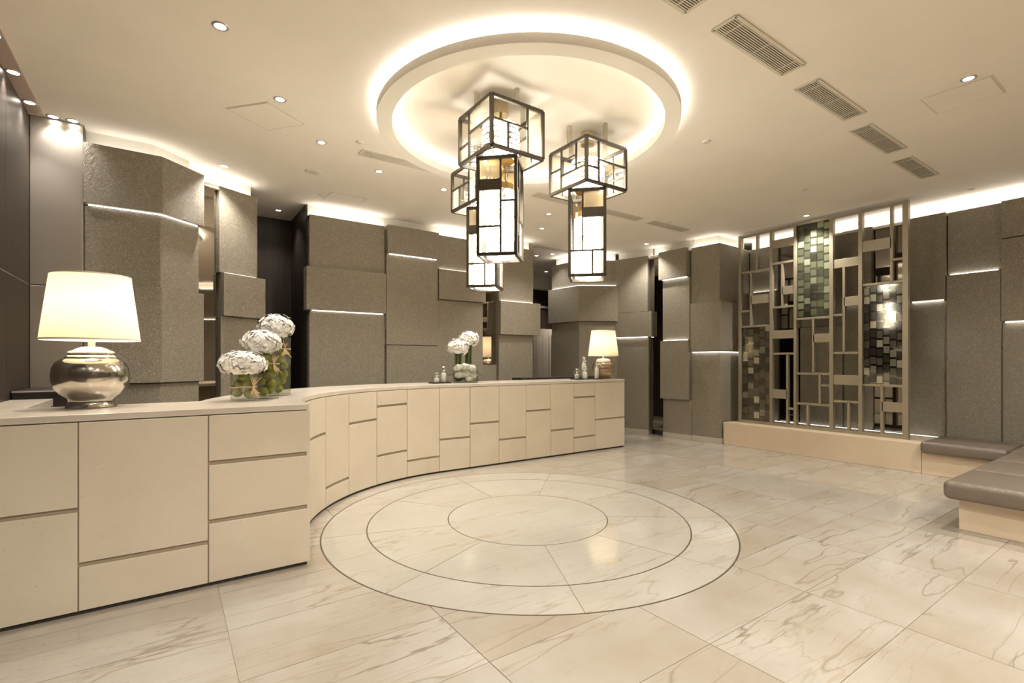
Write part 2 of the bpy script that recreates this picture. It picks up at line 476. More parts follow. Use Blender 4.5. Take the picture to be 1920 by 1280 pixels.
# ------------------------------------------------------------------ ceiling
ceiling = struct(MB().box(-1.4, 9.6, -3.2, 10.6, CEIL, CEIL + 0.15).obj('ceiling', 'plaster'))
def hatch(pts):
    """access hatch: a thin shadow-line frame and the flush lid"""
    c = (sum(p[0] for p in pts) / 4, sum(p[1] for p in pts) / 4)
    def sh(k): return [(c[0] + (p[0] - c[0]) * k, c[1] + (p[1] - c[1]) * k) for p in pts]
    MB().poly_prism(sh(1.0), CEIL - 0.003, CEIL).obj('hatch_frame', 'vent_paint', ceiling)
    MB().poly_prism(sh(0.93), CEIL - 0.006, CEIL - 0.0005).obj('hatch_lid', 'plaster', ceiling)
hatch([(0.40, 4.86), (0.68, 4.54), (1.03, 4.78), (0.77, 5.10)])
hatch([(5.09, 1.43), (5.11, 0.99), (5.53, 0.99), (5.52, 1.43)])
hatch([(1.68, 6.85), (1.71, 6.49), (2.17, 6.49), (2.17, 6.85)])

# floating ring of plaster with light on its upper side
ring = thing('ceiling_ring', 'round floating plaster ring with hidden light above the floor medallion', 'ceiling ring', (MC[0], MC[1], 3.43))
MB().ring(1.19, 1.318, 0, 0.068, 0, 2 * pi, 128, 0, 0).obj('ring_body', 'bulkhead', ring, smooth=True)
MB().ring(1.270, 1.312, 0.0685, 0.0715, 0, 2 * pi, 96, 0, 0).obj('light_strip', 'ring_light', ring)
MB().ring(1.197, 1.238, 0.0685, 0.0715, 0, 2 * pi, 96, 0, 0).obj('light_strip', 'ring_light', ring)
for k in range(8):
    a = 2 * pi * k / 8 + 0.3
    MB().box(-0.012, 0.012, -0.012, 0.012, 0.068, CEIL - 3.43).obj('hanger', 'bulkhead', ring, loc=(1.254 * cos(a), 1.254 * sin(a), 0))

# ------------------------------------------------------------------ walls
# back wall with layered upholstered panels
wb = wall('wall_back', [(1.58, 7.09), (5.40, 7.09)])
BK = lambda a, b: [(a, 7.09), (b, 7.09)]
panel(wb, BK(1.58, 2.64), 2.69, 3.40, 0.0)
panel(wb, BK(1.53, 2.64), 2.10, 2.685, 0.06)
panel(wb, BK(1.58, 2.64), 0.0, 2.09, 0.0); led_under(wb, BK(1.58, 2.64), 2.10, 0.06, 0.0, 0.009)
panel(wb, BK(2.65, 3.48), 2.99, 3.405, 0.10)
panel(wb, BK(2.645, 3.48), 1.645, 2.985, 0.06); led_under(wb, BK(2.65, 3.48), 2.99, 0.115, 0.06, wid=0.009)
panel(wb, BK(2.65, 3.48), 0.0, 1.64, 0.05)
panel(wb, BK(3.49, 4.35), 2.86, 3.40, 0.0)
panel(wb, BK(3.50, 4.36), 2.38, 2.855, 0.06); led_over(wb, BK(3.50, 4.36), 2.855, 0.06)
panel(wb, BK(3.49, 4.34), 1.18, 2.375, 0.0)
panel(wb, BK(3.49, 4.34), 0.0, 1.175, 0.0)
MB().poly_prism([(4.362, 7.152), (4.648, 7.191), (4.647, 7.203), (4.361, 7.164)], 1.35, 3.39).obj('mirror_panel', 'mirror_bronze', wb)
panel(wb, BK(4.36, 4.65), 0.0, 1.34, -0.05)
panel(wb, BK(4.66, 5.40), 2.44, 3.40, 0.0)
panel(wb, BK(4.66, 5.52), 1.86, 2.435, 0.06); led_over(wb, BK(4.67, 5.40), 2.435, 0.06)
panel(wb, BK(4.66, 5.39), 0.0, 1.855, 0.0)
cove(wb, BK(1.58, 5.40))

# folded panels left of the dark opening
La, Lb, Lc = (-0.63, 5.97), (-0.06, 5.97), (0.275, 6.28)
wl = wall('wall_left_corner', extend([La, Lb, Lc, (0.30, 6.43), (0.91, 6.76)], 0, 0)[:3])
L1 = [La, Lb, Lc]
panel(wl, extend(L1, 0, 0.02), 2.845, 3.40, 0.05)
panel(wl, L1, 2.13, 2.83, 0.0); led_under(wl, L1, 2.845, 0.05, 0.0, 0.009)
panel(wl, extend(L1, 0, 0.03), 1.19, 2.125, 0.035)
panel(wl, L1, 0.0, 1.185, 0.0)
cove(wl, L1, -0.13, 'cove_dim')
Ld, Lf = (0.29, 6.425), (0.91, 6.76)
wl2 = wall('wall_left_pier', [Ld, Lf])
AL = lambda a, b: along(Ld, Lf, a, b)
panel(wl2, AL(-0.10, 0.215), 0.0, 3.39, -0.05, 'mirror_bronze')
panel(wl2, AL(0.22, 0.695), 2.415, 3.40, 0.0)
panel(wl2, AL(0.24, 0.77), 1.92, 2.41, 0.05); led_over(wl2, AL(0.24, 0.69), 2.41, 0.05, 0.0, 'led_dim')
panel(wl2, AL(0.235, 0.70), 0.0, 1.915, 0.0)
cove(wl2, AL(-0.1, 0.70))

# dark timber wall beside the counter, its light band and the silver end wall
wleft = struct(MB().box(-1.3, -1.0, -3.0, 6.2, 0, CEIL).obj('wall_left', 'dark_wood'))
for (y0, y1) in ((5.195, 5.965), (4.42, 5.19), (3.65, 4.415), (2.88, 3.645), (2.1, 2.875)):
    for (z0, z1) in ((0.0, 2.065), (2.072, CEIL - 0.01)):
        MB().box(-1.004, -0.992, y0, y1, z0, z1).obj('timber_panel', 'dark_wood', wleft, bevel=0.002)
MB().box(-1.003, -0.9905, 2.1, 5.965, 2.066, 2.071).obj('metal_inlay', 'soffit_metal', wleft)
wend = struct(MB().box(-1.3, -0.63, 5.97, 6.3, 0, CEIL).obj('wall_left_end', 'wall_core'))
MB().box(-0.99, -0.635, 5.955, 5.972, 2.075, CEIL - 0.002).obj('metal_panel', 'silver_wall', wend, bevel=0.003)
MB().box(-0.99, -0.635, 5.955, 5.972, 0, 2.068).obj('metal_panel', 'silver_wall', wend, bevel=0.003)
soff = MB().box(-1.0, -0.892, 1.5, 5.89, CEIL - 0.012, CEIL).obj('trim_1', 'soffit_metal'); struct(soff)

# dark opening behind the left pier
wo = struct(MB().box(0.2, 1.9, 8.20, 8.4, 0, CEIL).obj('wall_opening_back', 'dark_wood'))
struct(MB().box(1.56, 1.58, 7.20, 8.2, 0, CEIL).obj('wall_opening_side', 'dark_wood'))
struct(MB().box(0.2, 0.25, 6.9, 8.2, 0, CEIL).obj('wall_opening_left', 'dark_wood'))

# corridor right of the back wall
struct(MB().box(4.6, 9.6, 10.0, 10.2, 0, CEIL).obj('wall_corridor_back', 'dark_wood'))
struct(MB().box(4.6, 9.6, 9.80, 10.0, 3.22, CEIL).obj('wall_corridor_beam', 'bulkhead'))
struct(MB().box(4.6, 9.6, 9.97, 10.0, 2.76, 2.82).obj('trim_2', 'soffit_metal'))
struct(MB().box(4.9, 5.0, 7.44, 10.0, 0, CEIL).obj('wall_corridor_left', 'dark_wood'))
struct(MB().box(9.5, 9.6, 5.0, 10.0, 0, CEIL).obj('wall_corridor_right', 'dark_wood'))
cu = MB(); n = 90; cp = []
for k in range(n + 1):
    x = 7.35 + 1.0 * k / n; cp.append((x, 9.72 + 0.05 * sin(k * 0.80) + 0.012 * sin(k * 0.37)))
cu.poly_prism(cp + [(p[0], p[1] + 0.01) for p in cp[::-1]], 0.02, 2.21)
tag(cu.obj('curtain', 'curtain', smooth=True), 'long beige pleated curtain hanging in the corridor behind the counter', 'curtain')

# curved right-hand wall
Rg, Rh, Ri, Rj = (6.62, 8.05), (6.68, 7.27), (7.33, 6.87), (7.53, 6.22)
Rk, Rl, Rl2, Rm, Rn = (7.53, 5.95), (7.55, 5.37), (7.60, 5.37), (7.65, 4.85), (8.62, 4.88)
w1 = wall('wall_right_far', [Rg, Rh, Ri])
Q = [Rg, Rh, Ri]
panel(w1, Q, 2.90, 3.40, 0.0)
panel(w1, extend(Q, 0.06, 0), 2.19, 2.89, 0.05); led_over(w1, Q, 2.89, 0.05)
panel(w1, Q, 0.0, 2.185, 0.0); cove(w1, Q)
w2 = wall('wall_right_middle', [Ri, Rj])
AR = lambda a, b: along(Ri, Rj, a, b)
panel(w2, AR(-0.03, 0.645), 2.35, 3.405, 0.03)
panel(w2, AR(-0.03, 0.72), 1.87, 2.345, 0.035); led_under(w2, AR(-0.03, 0.66), 1.87, 0.035, 0.0)
panel(w2, AR(-0.03, 0.65), 0.10, 1.86, 0.0)
band(AR(-0.03, 0.65), -0.12, 0.01, 0, 0.098, 'baseboard', 'base_stone', w2)
cove(w2, AR(-0.03, 0.68))
wall('wall_right_mirror', [Rj, Rk], face=-0.14)
panel(bpy.data.objects['wall_right_mirror'], along(Rj, Rk, -0.03, 0.27), 0.10, 3.39, -0.06, 'mirror_bronze')
cove(bpy.data.objects['wall_right_mirror'], along(Rj, Rk, 0, 0.27))
w3 = wall('wall_right_near', [Rk, Rl])
AS = lambda a, b: along(Rk, Rl, a, b)
panel(w3, AS(-0.03, 0.555), 2.90, 3.41, 0.06); led_under(w3, AS(0.0, 0.57), 2.90, 0.06)
panel(w3, AS(0.02, 0.58), 1.785, 2.89, 0.0); led_over(w3, AS(0.02, 0.58), 1.775, 0.05)
panel(w3, AS(0.0, 0.575), 0.715, 1.775, 0.05)
panel(w3, AS(0.03, 0.59), 0.10, 0.71, 0.0)
band(AS(0.03, 0.59), -0.12, 0.01, 0, 0.098, 'baseboard', 'base_stone', w3)
cove(w3, AS(0, 0.6))
w4 = wall('wall_right_corner', [Rl2, Rm, Rn])
Q = [Rl2, Rm, Rn]
panel(w4, Q, 2.42, 3.40, 0.0)
panel(w4, Q, 1.565, 2.415, 0.04); led_under(w4, extend(Q, 0.0, -0.1), 1.565, 0.04)
panel(w4, Q, 0.10, 1.555, 0.0)
band(Q, -0.12, 0.01, 0, 0.098, 'baseboard', 'base_stone', w4)
cove(w4, Q, -0.10)

# alcove wall behind the screen and the benches
Wx = 8.60
wa = wall('wall_alcove', [(Wx, 4.9), (Wx, -3.0)])
WA = lambda a, b: [(Wx, a), (Wx, b)]
for (a, b, spec) in (
    (4.86, 4.36, ((0.37, 1.9, 0.0), (1.9, 2.62, 0.06), (2.62, 3.40, 0.0))),
    (3.98, 3.36, ((0.37, 1.95, 0.04), (1.95, 3.40, 0.0))),
    (3.355, 2.97, ((0.37, 2.30, 0.0), (2.31, 3.40, 0.05))),
    (2.52, 2.12, ((0.35, 2.22, 0.0), (2.23, 3.40, 0.06))),
    (2.11, 1.585, ((0.34, 2.55, 0.045), (2.56, 3.39, 0.0))),
    (1.58, 0.90, ((0.34, 1.885, 0.0), (1.895, 2.925, 0.06), (2.93, 3.40, 0.06))),
    (0.89, 0.2, ((0.34, 2.2, 0.03), (2.21, 3.40, 0.0))),
    (0.19, -0.6, ((0.34, 1.6, 0.0), (1.61, 3.40, 0.05)))):
    for (z0, z1, fr) in spec: panel(wa, WA(a, b), z0 + 0.003, z1 - 0.003, fr)
panel(wa, WA(4.35, 3.99), 0.37, 3.39, -0.03, 'mirror_dark')
panel(wa, WA(2.96, 2.53), 0.37, 3.39, -0.03, 'mirror_dark')
led_under(wa, WA(4.86, 4.36), 2.625, 0.08, 0.0)
led_under(wa, WA(3.355, 2.97), 2.31, 0.05); led_under(wa, WA(2.52, 2.12), 2.23, 0.06)
led_over(wa, WA(2.11, 1.585), 2.55, 0.045); led_under(wa, WA(1.58, 0.90), 1.895, 0.06)
cove(wa, WA(4.9, -2.9), -0.14)
band(WA(4.8, 2.2), 0.03, 0.07, 0.372, 0.378, 'light_strip', 'led_dim', wa)

# the side of the lobby behind the camera: dark timber with a lit cove
wf = struct(MB().box(-1.3, 9.0, -3.2, -3.0, 0, CEIL).obj('wall_front', 'dark_wood'))
Q = [(8.6, -2.9), (-1.0, -2.9)]
band(Q, -0.10, 0.0, 0.0, 3.36, 'timber_lining', 'dark_wood', wf)
cove(wf, Q, -0.09)
for k in range(8):
    x = 8.4 - 1.15 * k
    p = [(x, -2.9), (x - 1.1, -2.9)]
    panel(wf, p, 2.0 - 0.3 * (k % 3), 3.38, 0.05, 'dark_wood'); led_under(wf, p, 2.0 - 0.3 * (k % 3), 0.05, 0.0)

# ------------------------------------------------------------------ reception counter
ctr = thing('reception_counter', 'long curved cream stone reception counter with panelled front', 'counter', (0, 0, 0))
AC, AR_ = (2.8, 3.6), 2.0
ZB, ZT = 0.022, 1.062
def arcpts(r, a0, a1, n): return [(AC[0] + r * cos(a0 + (a1 - a0) * k / n), AC[1] + r * sin(a0 + (a1 - a0) * k / n)) for k in range(n + 1)]
def outline(front, depth, endx=6.145):
    r = AR_ + front
    L = [(-0.985, 3.6 + front)]
    L += arcpts(r, pi - (front / r if front else 0), pi / 2, 40) if front == 0 else arcpts(r, pi - math.asin(front / r), pi / 2, 40)
    L += [(endx, 5.6 + front)]
    ro = AR_ + depth
    L += [(endx, 5.6 + depth)] + arcpts(ro, pi / 2, pi - math.asin(depth / ro), 40) + [(-0.985, 3.6 + depth)]
    return L
MB().poly_prism(outline(0.0, 0.70, 6.15), 1.068, 1.106).obj('countertop', 'slab_stone', ctr, bevel=0.003)
MB().poly_prism(outline(0.016, 0.62, 6.125), 0.0, 1.066).obj('carcass', 'counter_core', ctr)
# shadow gap and toe kick
MB().poly_prism(outline(0.012, 0.64, 6.13), 0.0, 0.016).obj('toe_kick', 'toe_kick', ctr)
GH = 0.013       # half height of the finger grooves
def splits(z):
    e = [ZB]
    for q in sorted(z): e += [q - GH, q + GH]
    e.append(ZT); return [(e[i], e[i + 1]) for i in range(0, len(e), 2)]
def front_panel(name, pts, z0, z1):
    return band(pts, -0.0155, 0.0, z0, z1, name, 'counter_stone', ctr, bevel=0.003)
vg = 0.003
for a, b, zs in ((-0.988, -0.405, [0.581]), (-0.405, 0.207, [0.275]), (0.207, 0.808, [0.765, 0.40])):
    for z0, z1 in splits(zs):
        if b > 0.8:     # mitred end at the sharp corner
            c0, c1 = (a + vg, 3.6), (b, 3.6)
            pp = [c0, c1, (AC[0] - sqrt(2.0155 ** 2 - 0.0155 ** 2), 3.6155), (a + vg, 3.6155)]
            MB().poly_prism(pp, z0, z1).obj('front_panel', 'counter_stone', ctr, bevel=0.004)
        else: front_panel('front_panel', [(a + vg, 3.6), (b - vg, 3.6)], z0, z1)
angs = [180, 168, 155, 142.0, 129.2, 116.2, 103.3, 90.2]
gaps = [[0.5], [0.33, 0.82], [0.721], [0.198], [0.751], [0.892, 0.337], [0.208]]
for k in range(7):
    a0, a1 = radians(angs[k]), radians(angs[k + 1])
    for z0, z1 in splits(gaps[k]):
        e = vg / 2.0
        pts = arcpts(2.0, a0 - (e if k else 0.002), a1 + e, 8)
        front_panel('front_panel', pts, z0, z1)
xs = [2.793, 3.235, 3.687, 4.14, 4.59, 5.037, 5.482, 6.145]
gaps = [[0.415], [0.583], [0.334], [0.696], [0.385], [0.85, 0.242], [0.485]]
for k in range(7):
    for z0, z1 in splits(gaps[k]): front_panel('front_panel', [(xs[k] + vg, 5.6), (xs[k + 1] - (vg if k < 6 else 0), 5.6)], z0, z1)
MB().box(6.126, 6.145, 5.617, 6.22, ZB, ZT).obj('end_panel', 'counter_stone', ctr, bevel=0.003)

rd = thing('side_desk', 'white stone return desk running back from the counter beside the large lamp', 'desk', (-0.86, 4.8, 0))
MB().box(-0.13, 0.115, -0.495, 0.49, 1.046, 1.104).obj('desk_top', 'slab_stone', rd, bevel=0.003)
MB().box(-0.12, 0.08, -0.495, 0.44, 0, 1.046).obj('desk_body', 'counter_back', rd)

cr = thing('low_cabinet', 'dark timber cabinet with thin pale edge against the silver wall', 'cabinet', (-0.7, 5.66, 0))
MB().box(-0.285, 0.19, -0.33, 0.29, 0, 1.145).obj('cabinet_body', 'toe_kick', cr)
MB().box(-0.285, 0.20, -0.35, 0.29, 1.147, 1.17).obj('cabinet_top', 'dark_wood', cr, bevel=0.002)
MB().box(-0.285, 0.20, -0.356, -0.351, 1.158, 1.170).obj('edge_strip', 'steel_trim', cr)

# ------------------------------------------------------------------ plinth, screen, benches
pl = tag(MB().box(7.72, 8.475, 2.15, 4.83, 0, 0.37).obj('screen_plinth', 'plinth_stone', bevel=0.004), 'low beige stone plinth carrying the bronze lattice screen', 'plinth')

scr = thing('lattice_screen', 'tall bronze lattice screen with rectangular openings and dark glass panes', 'screen', (8.0, 3.53, 0.37))
SX, SY, SZ = 8.0, 3.53, 0.37
D2 = 0.03
def sbar(t0, t1, z0, z1, name='bar', mat='screen_bronze', d0=-D2, d1=D2, bevel=0.002):
    a, b = min(t0, t1), max(t0, t1)
    return MB().box(d0, d1, a - SY, b - SY, z0 - SZ, z1 - SZ).obj(name, mat, scr, bevel=bevel)
ZS0, ZS1 = 0.37, 3.52
posts = [4.68, 4.15, 3.78, 3.27, 2.90, 2.385]
pw = [0.024, 0.021, 0.020, 0.026, 0.024, 0.032]
for p, w in zip(posts, pw): sbar(p - w, p + w, ZS0, ZS1, 'post', d0=-0.04, d1=0.04)
sbar(4.68, 2.385, ZS0, ZS0 + 0.045, 'bottom_rail', d0=-0.035, d1=0.035)
sbar(4.68, 2.385, ZS1 - 0.035, ZS1, 'top_rail', d0=-0.035, d1=0.035)
T = 0.016
def hb(t0, t1, z): sbar(t0, t1, z - T, z + T, 'rail')
def vb(t, z0, z1): sbar(t - T, t + T, z0, z1, 'stile')
def pb(t0, t1, z0, z1): sbar(t0, t1, z0, z1, 'plate')
E1 = [p for p in posts]
c = lambda k: (posts[k] - pw[k], posts[k + 1] + pw[k + 1])
# column 1
a, b = c(0); hb(a, b, 2.89); vb(4.385, 2.89, ZS1); vb(4.49, 1.98, 2.89); hb(a, 4.49, 2.24); pb(4.49, b, 2.35, 2.49); hb(a, b, 1.98)
# column 2
a, b = c(1); pb(a, b, 3.20, 3.335); hb(a, b, 2.96); vb(3.98, 2.26, 2.96); pb(3.98, b, 2.45, 2.58); hb(a, b, 2.26); pb(a, b, 1.76, 1.89); hb(a, b, 1.52)
vb(3.90, ZS0, 1.52); pb(a, 3.90, 0.81, 0.95); hb(3.90, b, 0.66)
# column 3
a, b = c(2); hb(a, b, 2.05); vb(3.52, 1.21, 2.05); pb(3.52, b, 1.68, 1.81); hb(a, b, 1.21); vb(3.43, 0.75, 1.21); hb(3.43, b, 1.04); hb(a, b, 0.75); vb(3.60, ZS0, 0.75)
# column 4
a, b = c(3); hb(a, b, 3.24); pb(a, b, 2.75, 2.875); vb(3.11, 1.52, 2.75); hb(a, 3.11, 2.07); pb(3.11, b, 2.19, 2.32); hb(a, b, 1.52); pb(a, b, 1.06, 1.20); hb(a, b, 0.82); vb(3.05, ZS0, 0.82)
# column 5
a, b = c(4); vb(2.54, 2.46, ZS1); hb(2.54, b, 2.76); pb(a, 2.54, 2.92, 3.07); hb(a, b, 2.46); hb(a, b, 1.07); vb(2.65, ZS0, 1.07); pb(2.65, b, 0.72, 0.85)
# glass panes and the glass blocks behind them
def mosaic(par, t0, t1, z0, z1, nc, nr, seed, wts):
    r = random.Random(seed); w = (t0 - t1) / nc; h = (z1 - z0) / nr
    for i in range(nc):
        off = r.uniform(-0.4, 0.4) * h
        for j in range(-1, nr + 1):
            za, zb = z0 + j * h + off + 0.006, z0 + (j + 1) * h + off - 0.022
            za, zb = max(za, z0), min(zb, z1)
            if zb - za < 0.02: continue
            k = r.choices([0, 1, 2, 3], wts)[0]
            sbar(t0 - i * w - 0.005, t0 - (i + 1) * w + 0.005, za, zb, 'glass_block', 'mosaic_glass_%d' % k, 0.004 + r.uniform(0, 0.006), 0.02, 0).parent = par
for (k, z0, z1, m, nc, nr, sd, wt) in ((0, 0.415, 1.964, 'glass_clear', 5, 12, 3, (6, 5, 2, 1)), (2, 2.066, 3.485, 'glass_green', 5, 12, 5, (1, 4, 6, 2.5)), (4, 1.086, 2.444, 'glass_clear', 6, 11, 9, (6, 4, 3, 2.5))):
    a, b = c(k)
    bk = sbar(a, b, z0, z1, 'glass_backing', 'mirror_dark', 0.02, 0.026, 0)
    mosaic(bk, a, b, z0, z1, nc, nr, sd, wt)
    sbar(a, b, z0, z1, 'glass_pane', m, -0.012, -0.008, 0)

def cushion(name, label, pts, z0, z1, loc):
    o = MB().poly_prism([(p[0] - loc[0], p[1] - loc[1]) for p in pts], z0, z1).obj(name, 'seat_leather')
    bv = o.modifiers.new('bevel', 'BEVEL'); bv.width = 0.045; bv.segments = 5
    for p in o.data.polygons: p.use_smooth = True
    o.location = (loc[0], loc[1], 0)
    return o
bw = thing('wall_bench', 'brown leather bench running along the alcove wall beside the screen', 'bench', (8.1, 0.6, 0))
MB().box(-0.38, 0.375, -2.4, 1.545, 0, 0.262).obj('bench_base', 'plinth_stone', bw, bevel=0.004)
o = cushion('seat_cushion', '', [(7.62, 2.14), (7.62, 1.36), (8.47, 1.36), (8.47, 2.14)], 0.265, 0.415, (8.1, 0.6)); o.parent = bw; o.location = (0, 0, 0)
o = cushion('seat_cushion', '', [(7.62, 1.35), (7.62, -1.4), (8.47, -1.4), (8.47, 1.35)], 0.265, 0.415, (8.1, 0.6)); o.parent = bw; o.location = (0, 0, 0)
bn = thing('lobby_bench', 'wide brown leather bench projecting into the lobby on a beige stone base', 'bench', (6.4, 0.7, 0))
MB().box(-0.99, 1.2, -0.75, 0.555, 0, 0.262).obj('bench_base', 'plinth_stone', bn, bevel=0.004)
for (x0, x1) in ((5.27, 6.05), (6.055, 6.83), (6.835, 7.612)):
    o = cushion('seat_cushion', '', [(x0, 1.33), (x0, -0.1), (x1, -0.1), (x1, 1.33)], 0.265, 0.415, (6.4, 0.7)); o.parent = bn; o.location = (0, 0, 0)

# ------------------------------------------------------------------ pendant lanterns
def lantern(label, x, y, dz, H, side, lw, lz0, lz1, layouts, low_front):
    top = 3.40 + dz
    r = thing('pendant_lantern', label, 'pendant light', (x, y, CEIL), 0, 'square lanterns under the ceiling ring')
    Z = lambda z: z - CEIL
    MB().lathe([(0.065, Z(CEIL) - 0.12), (0.065, Z(CEIL) - 0.002)], 28).obj('canopy', 'brass_dull', r, smooth=True)
    MB().lathe([(0.012, Z(top - H + 0.30)), (0.012, Z(CEIL) - 0.12)], 10).obj('stem', 'brass_dull', r, smooth=True)
    h = side / 2
    for (dx, dy) in ((-h + 0.03, 0), (h - 0.03, 0), (0, -h + 0.03), (0, h - 0.03)):
        MB().box(dx - 0.016, dx + 0.016, dy - 0.016, dy + 0.016, Z(top) - 0.01, -0.001).obj('hanger', 'acrylic', r)
    bw_ = 0.013
    def frame(hw, z0, z1, name, rot):
        m = MB()
        for sx in (-1, 1):
            for sy in (-1, 1): m.box(sx * hw - bw_, sx * hw + bw_, sy * hw - bw_, sy * hw + bw_, Z(z0), Z(z1))
        for z in (z0, z1):
            for s in (-1, 1):
                m.box(-hw, hw, s * hw - bw_, s * hw + bw_, Z(z) - bw_, Z(z) + bw_); m.box(s * hw - bw_, s * hw + bw_, -hw, hw, Z(z) - bw_, Z(z) + bw_)
        return m.obj(name, 'lantern_bronze', r, rotz=rot)
    def facebars(par, hw, z0, z1, face, lay, rot):
        """lay: ('v',u,v0,v1) ('h',v,u0,u1) bars, ('g',u0,u1,v0,v1,mat) panes; u left to right seen from outside, v from the top"""
        ang = {'-x': pi, '+x': 0, '-y': -pi / 2, '+y': pi / 2}[face]
        # outward normal n, right-hand direction seen from outside
        n = (cos(ang), sin(ang)); e = (-sin(ang), cos(ang))
        W = 2 * hw - 2 * bw_; HH = z1 - z0 - 2 * bw_
        def P(u, d): return (n[0] * (hw + d) + e[0] * (u - 0.5) * W, n[1] * (hw + d) + e[1] * (u - 0.5) * W)
        def slab(u0, u1, v0, v1, d0, d1, name, mat):
            MB().poly_prism([P(u0, d0), P(u1, d0), P(u1, d1), P(u0, d1)], Z(z1 - bw_ - v1 * HH), Z(z1 - bw_ - v0 * HH)).obj(name, mat, par)
        t = 0.0075
        for q in lay:
            if q[0] == 'v': slab(q[1] - t / W, q[1] + t / W, q[2], q[3], -t, t, 'glazing_bar', 'lantern_bronze')
            elif q[0] == 'h': slab(q[2], q[3], q[1] - t / HH, q[1] + t / HH, -t, t, 'glazing_bar', 'lantern_bronze')
            elif q[0] == 'p': slab(q[1], q[2], q[3], q[4], -0.004, 0.004, 'metal_plate', 'lantern_bronze')
            else: slab(q[1] + 0.004, q[2] - 0.004, q[3] + 0.004, q[4] - 0.004, -0.003, 0.0, 'glass_pane', q[5])
    uf = frame(h - bw_, top - H + bw_, top - bw_, 'upper_frame', 0)
    for face, lay in layouts.items(): facebars(uf, h - bw_, top - H + bw_, top - bw_, face, lay, 0)
    # crystal drum: stacked rings
    zc = top - H + 0.03; prof = []
    nr = 6; rr = side * 0.30
    drum = MB()
    for k in range(nr):
        za = zc + 0.045 * k; ra = rr * (0.93 if k in (0, nr - 1) else 1.0)
        drum.lathe([(ra * 0.965, Z(za)), (ra, Z(za + 0.006)), (ra, Z(za + 0.036)), (ra * 0.965, Z(za + 0.0405))], 32)
    drum.obj('crystal_drum', 'crystal_lit', r, smooth=True)
    for k in range(nr - 1):
        za = zc + 0.045 * k + 0.037
        MB().ring(rr * 0.95, rr * 1.012, Z(za), Z(za + 0.009), 0, 2 * pi, 32, 0, 0).obj('drum_band', 'lantern_bronze', r)
    MB().lathe([(rr * 0.99, Z(zc + 0.045 * nr)), (rr * 0.99, Z(zc + 0.045 * nr + 0.006)), (rr * 0.4, Z(zc + 0.045 * nr + 0.02))], 32).obj('drum_light_shield', 'brass_dull', r)  # cap added to keep the drum's upward light off the ceiling
    MB().lathe([(rr * 0.75, Z(zc - 0.012)), (rr * 0.75, Z(zc - 0.004))], 32).obj('drum_plate', 'gold', r)
    # lower box, turned by 45 degrees
    hw = lw / 2 - bw_
    lf_ = frame(hw, lz0 + bw_, lz1 - bw_, 'lower_frame', pi / 4)
    for face in ('-x', '+x', '-y', '+y'): facebars(lf_, hw, lz0 + bw_, lz1 - bw_, face, low_front if face in ('-x', '+x') else LOW_SIDE, pi / 4)
    rc = lw * 0.36; zt = lz1 - 0.24
    MB().lathe([(rc * 0.55, Z(lz0 + 0.004)), (rc * 0.93, Z(lz0 + 0.012)), (rc, Z(lz0 + 0.05)), (rc, Z(zt))], 36).obj('crystal_cylinder', 'crystal_lit', r, smooth=True)
    MB().lathe([(rc * 1.02, Z(zt - 0.005)), (rc * 1.02, Z(zt + 0.045))], 32).obj('gold_collar', 'gold', r, smooth=True)
    for k in range(6):
        a = 2 * pi * k / 6
        MB().tube([(rc * 0.8 * cos(a), rc * 0.8 * sin(a), Z(zt + 0.045)), (rc * 0.5 * cos(a + .3), rc * 0.5 * sin(a + .3), Z(zt + 0.12)), (rc * 0.35 * cos(a), rc * 0.35 * sin(a), Z(lz1 - 0.01))], 0.005, 6).obj('gold_arm', 'gold', r, smooth=True)
    return r
F1 = [('v', .30, 0, 1), ('h', .66, 0, .30), ('h', .44, .30, 1), ('g', .30, 1, 0, .44, 'glass_frost'), ('g', 0, .30, 0, .66, 'glass_clear'), ('g', 0, .30, .66, 1, 'glass_frost'), ('g', .30, 1, .44, 1, 'glass_clear')]
F2 = [('v', .70, 0, 1), ('h', .45, 0, .70), ('v', .30, .45, 1), ('g', .70, 1, 0, 1, 'glass_frost'), ('g', 0, .70, 0, .45, 'glass_clear'), ('g', 0, .30, .45, 1, 'glass_frost'), ('g', .30, .70, .45, 1, 'glass_clear')]
F3 = [('v', .31, 0, 1), ('h', .47, 0, .31), ('h', .66, .31, 1), ('v', .74, 0, .66), ('h', .30, .31, .74), ('g', 0, .31, 0, .47, 'glass_frost'), ('g', 0, .31, .47, 1, 'glass_ripple'), ('g', .31, 1, .66, 1, 'glass_frost'), ('g', .31, .74, 0, .66, 'glass_clear')]
F4 = [('v', .29, 0, 1), ('h', .68, 0, .29), ('h', .45, .29, 1), ('g', 0, .29, 0, .68, 'glass_clear'), ('g', 0, .29, .68, 1, 'glass_frost'), ('g', .29, 1, 0, .45, 'glass_ripple'), ('g', .29, 1, .45, 1, 'glass_clear')]
LOW_SIDE = [('v', .45, 0, 1), ('h', .30, 0, .45), ('h', .62, .45, 1), ('h', .78, 0, .45), ('g', 0, .45, .30, .78, 'glass_ripple'), ('g', .45, 1, .62, 1, 'glass_frost'), ('g', .45, 1, 0, .62, 'glass_clear')]
LOW_A = [('v', .61, 0, 1), ('p', 0, .61, .21, .33), ('h', .72, 0, .61), ('h', .45, .61, 1), ('g', 0, .61, 0, .21, 'glass_amber'), ('g', 0, .61, .33, .72, 'glass_ripple'), ('g', 0, .61, .72, 1, 'glass_ripple'), ('g', .61, 1, 0, .45, 'glass_clear'), ('g', .61, 1, .45, 1, 'glass_frost')]
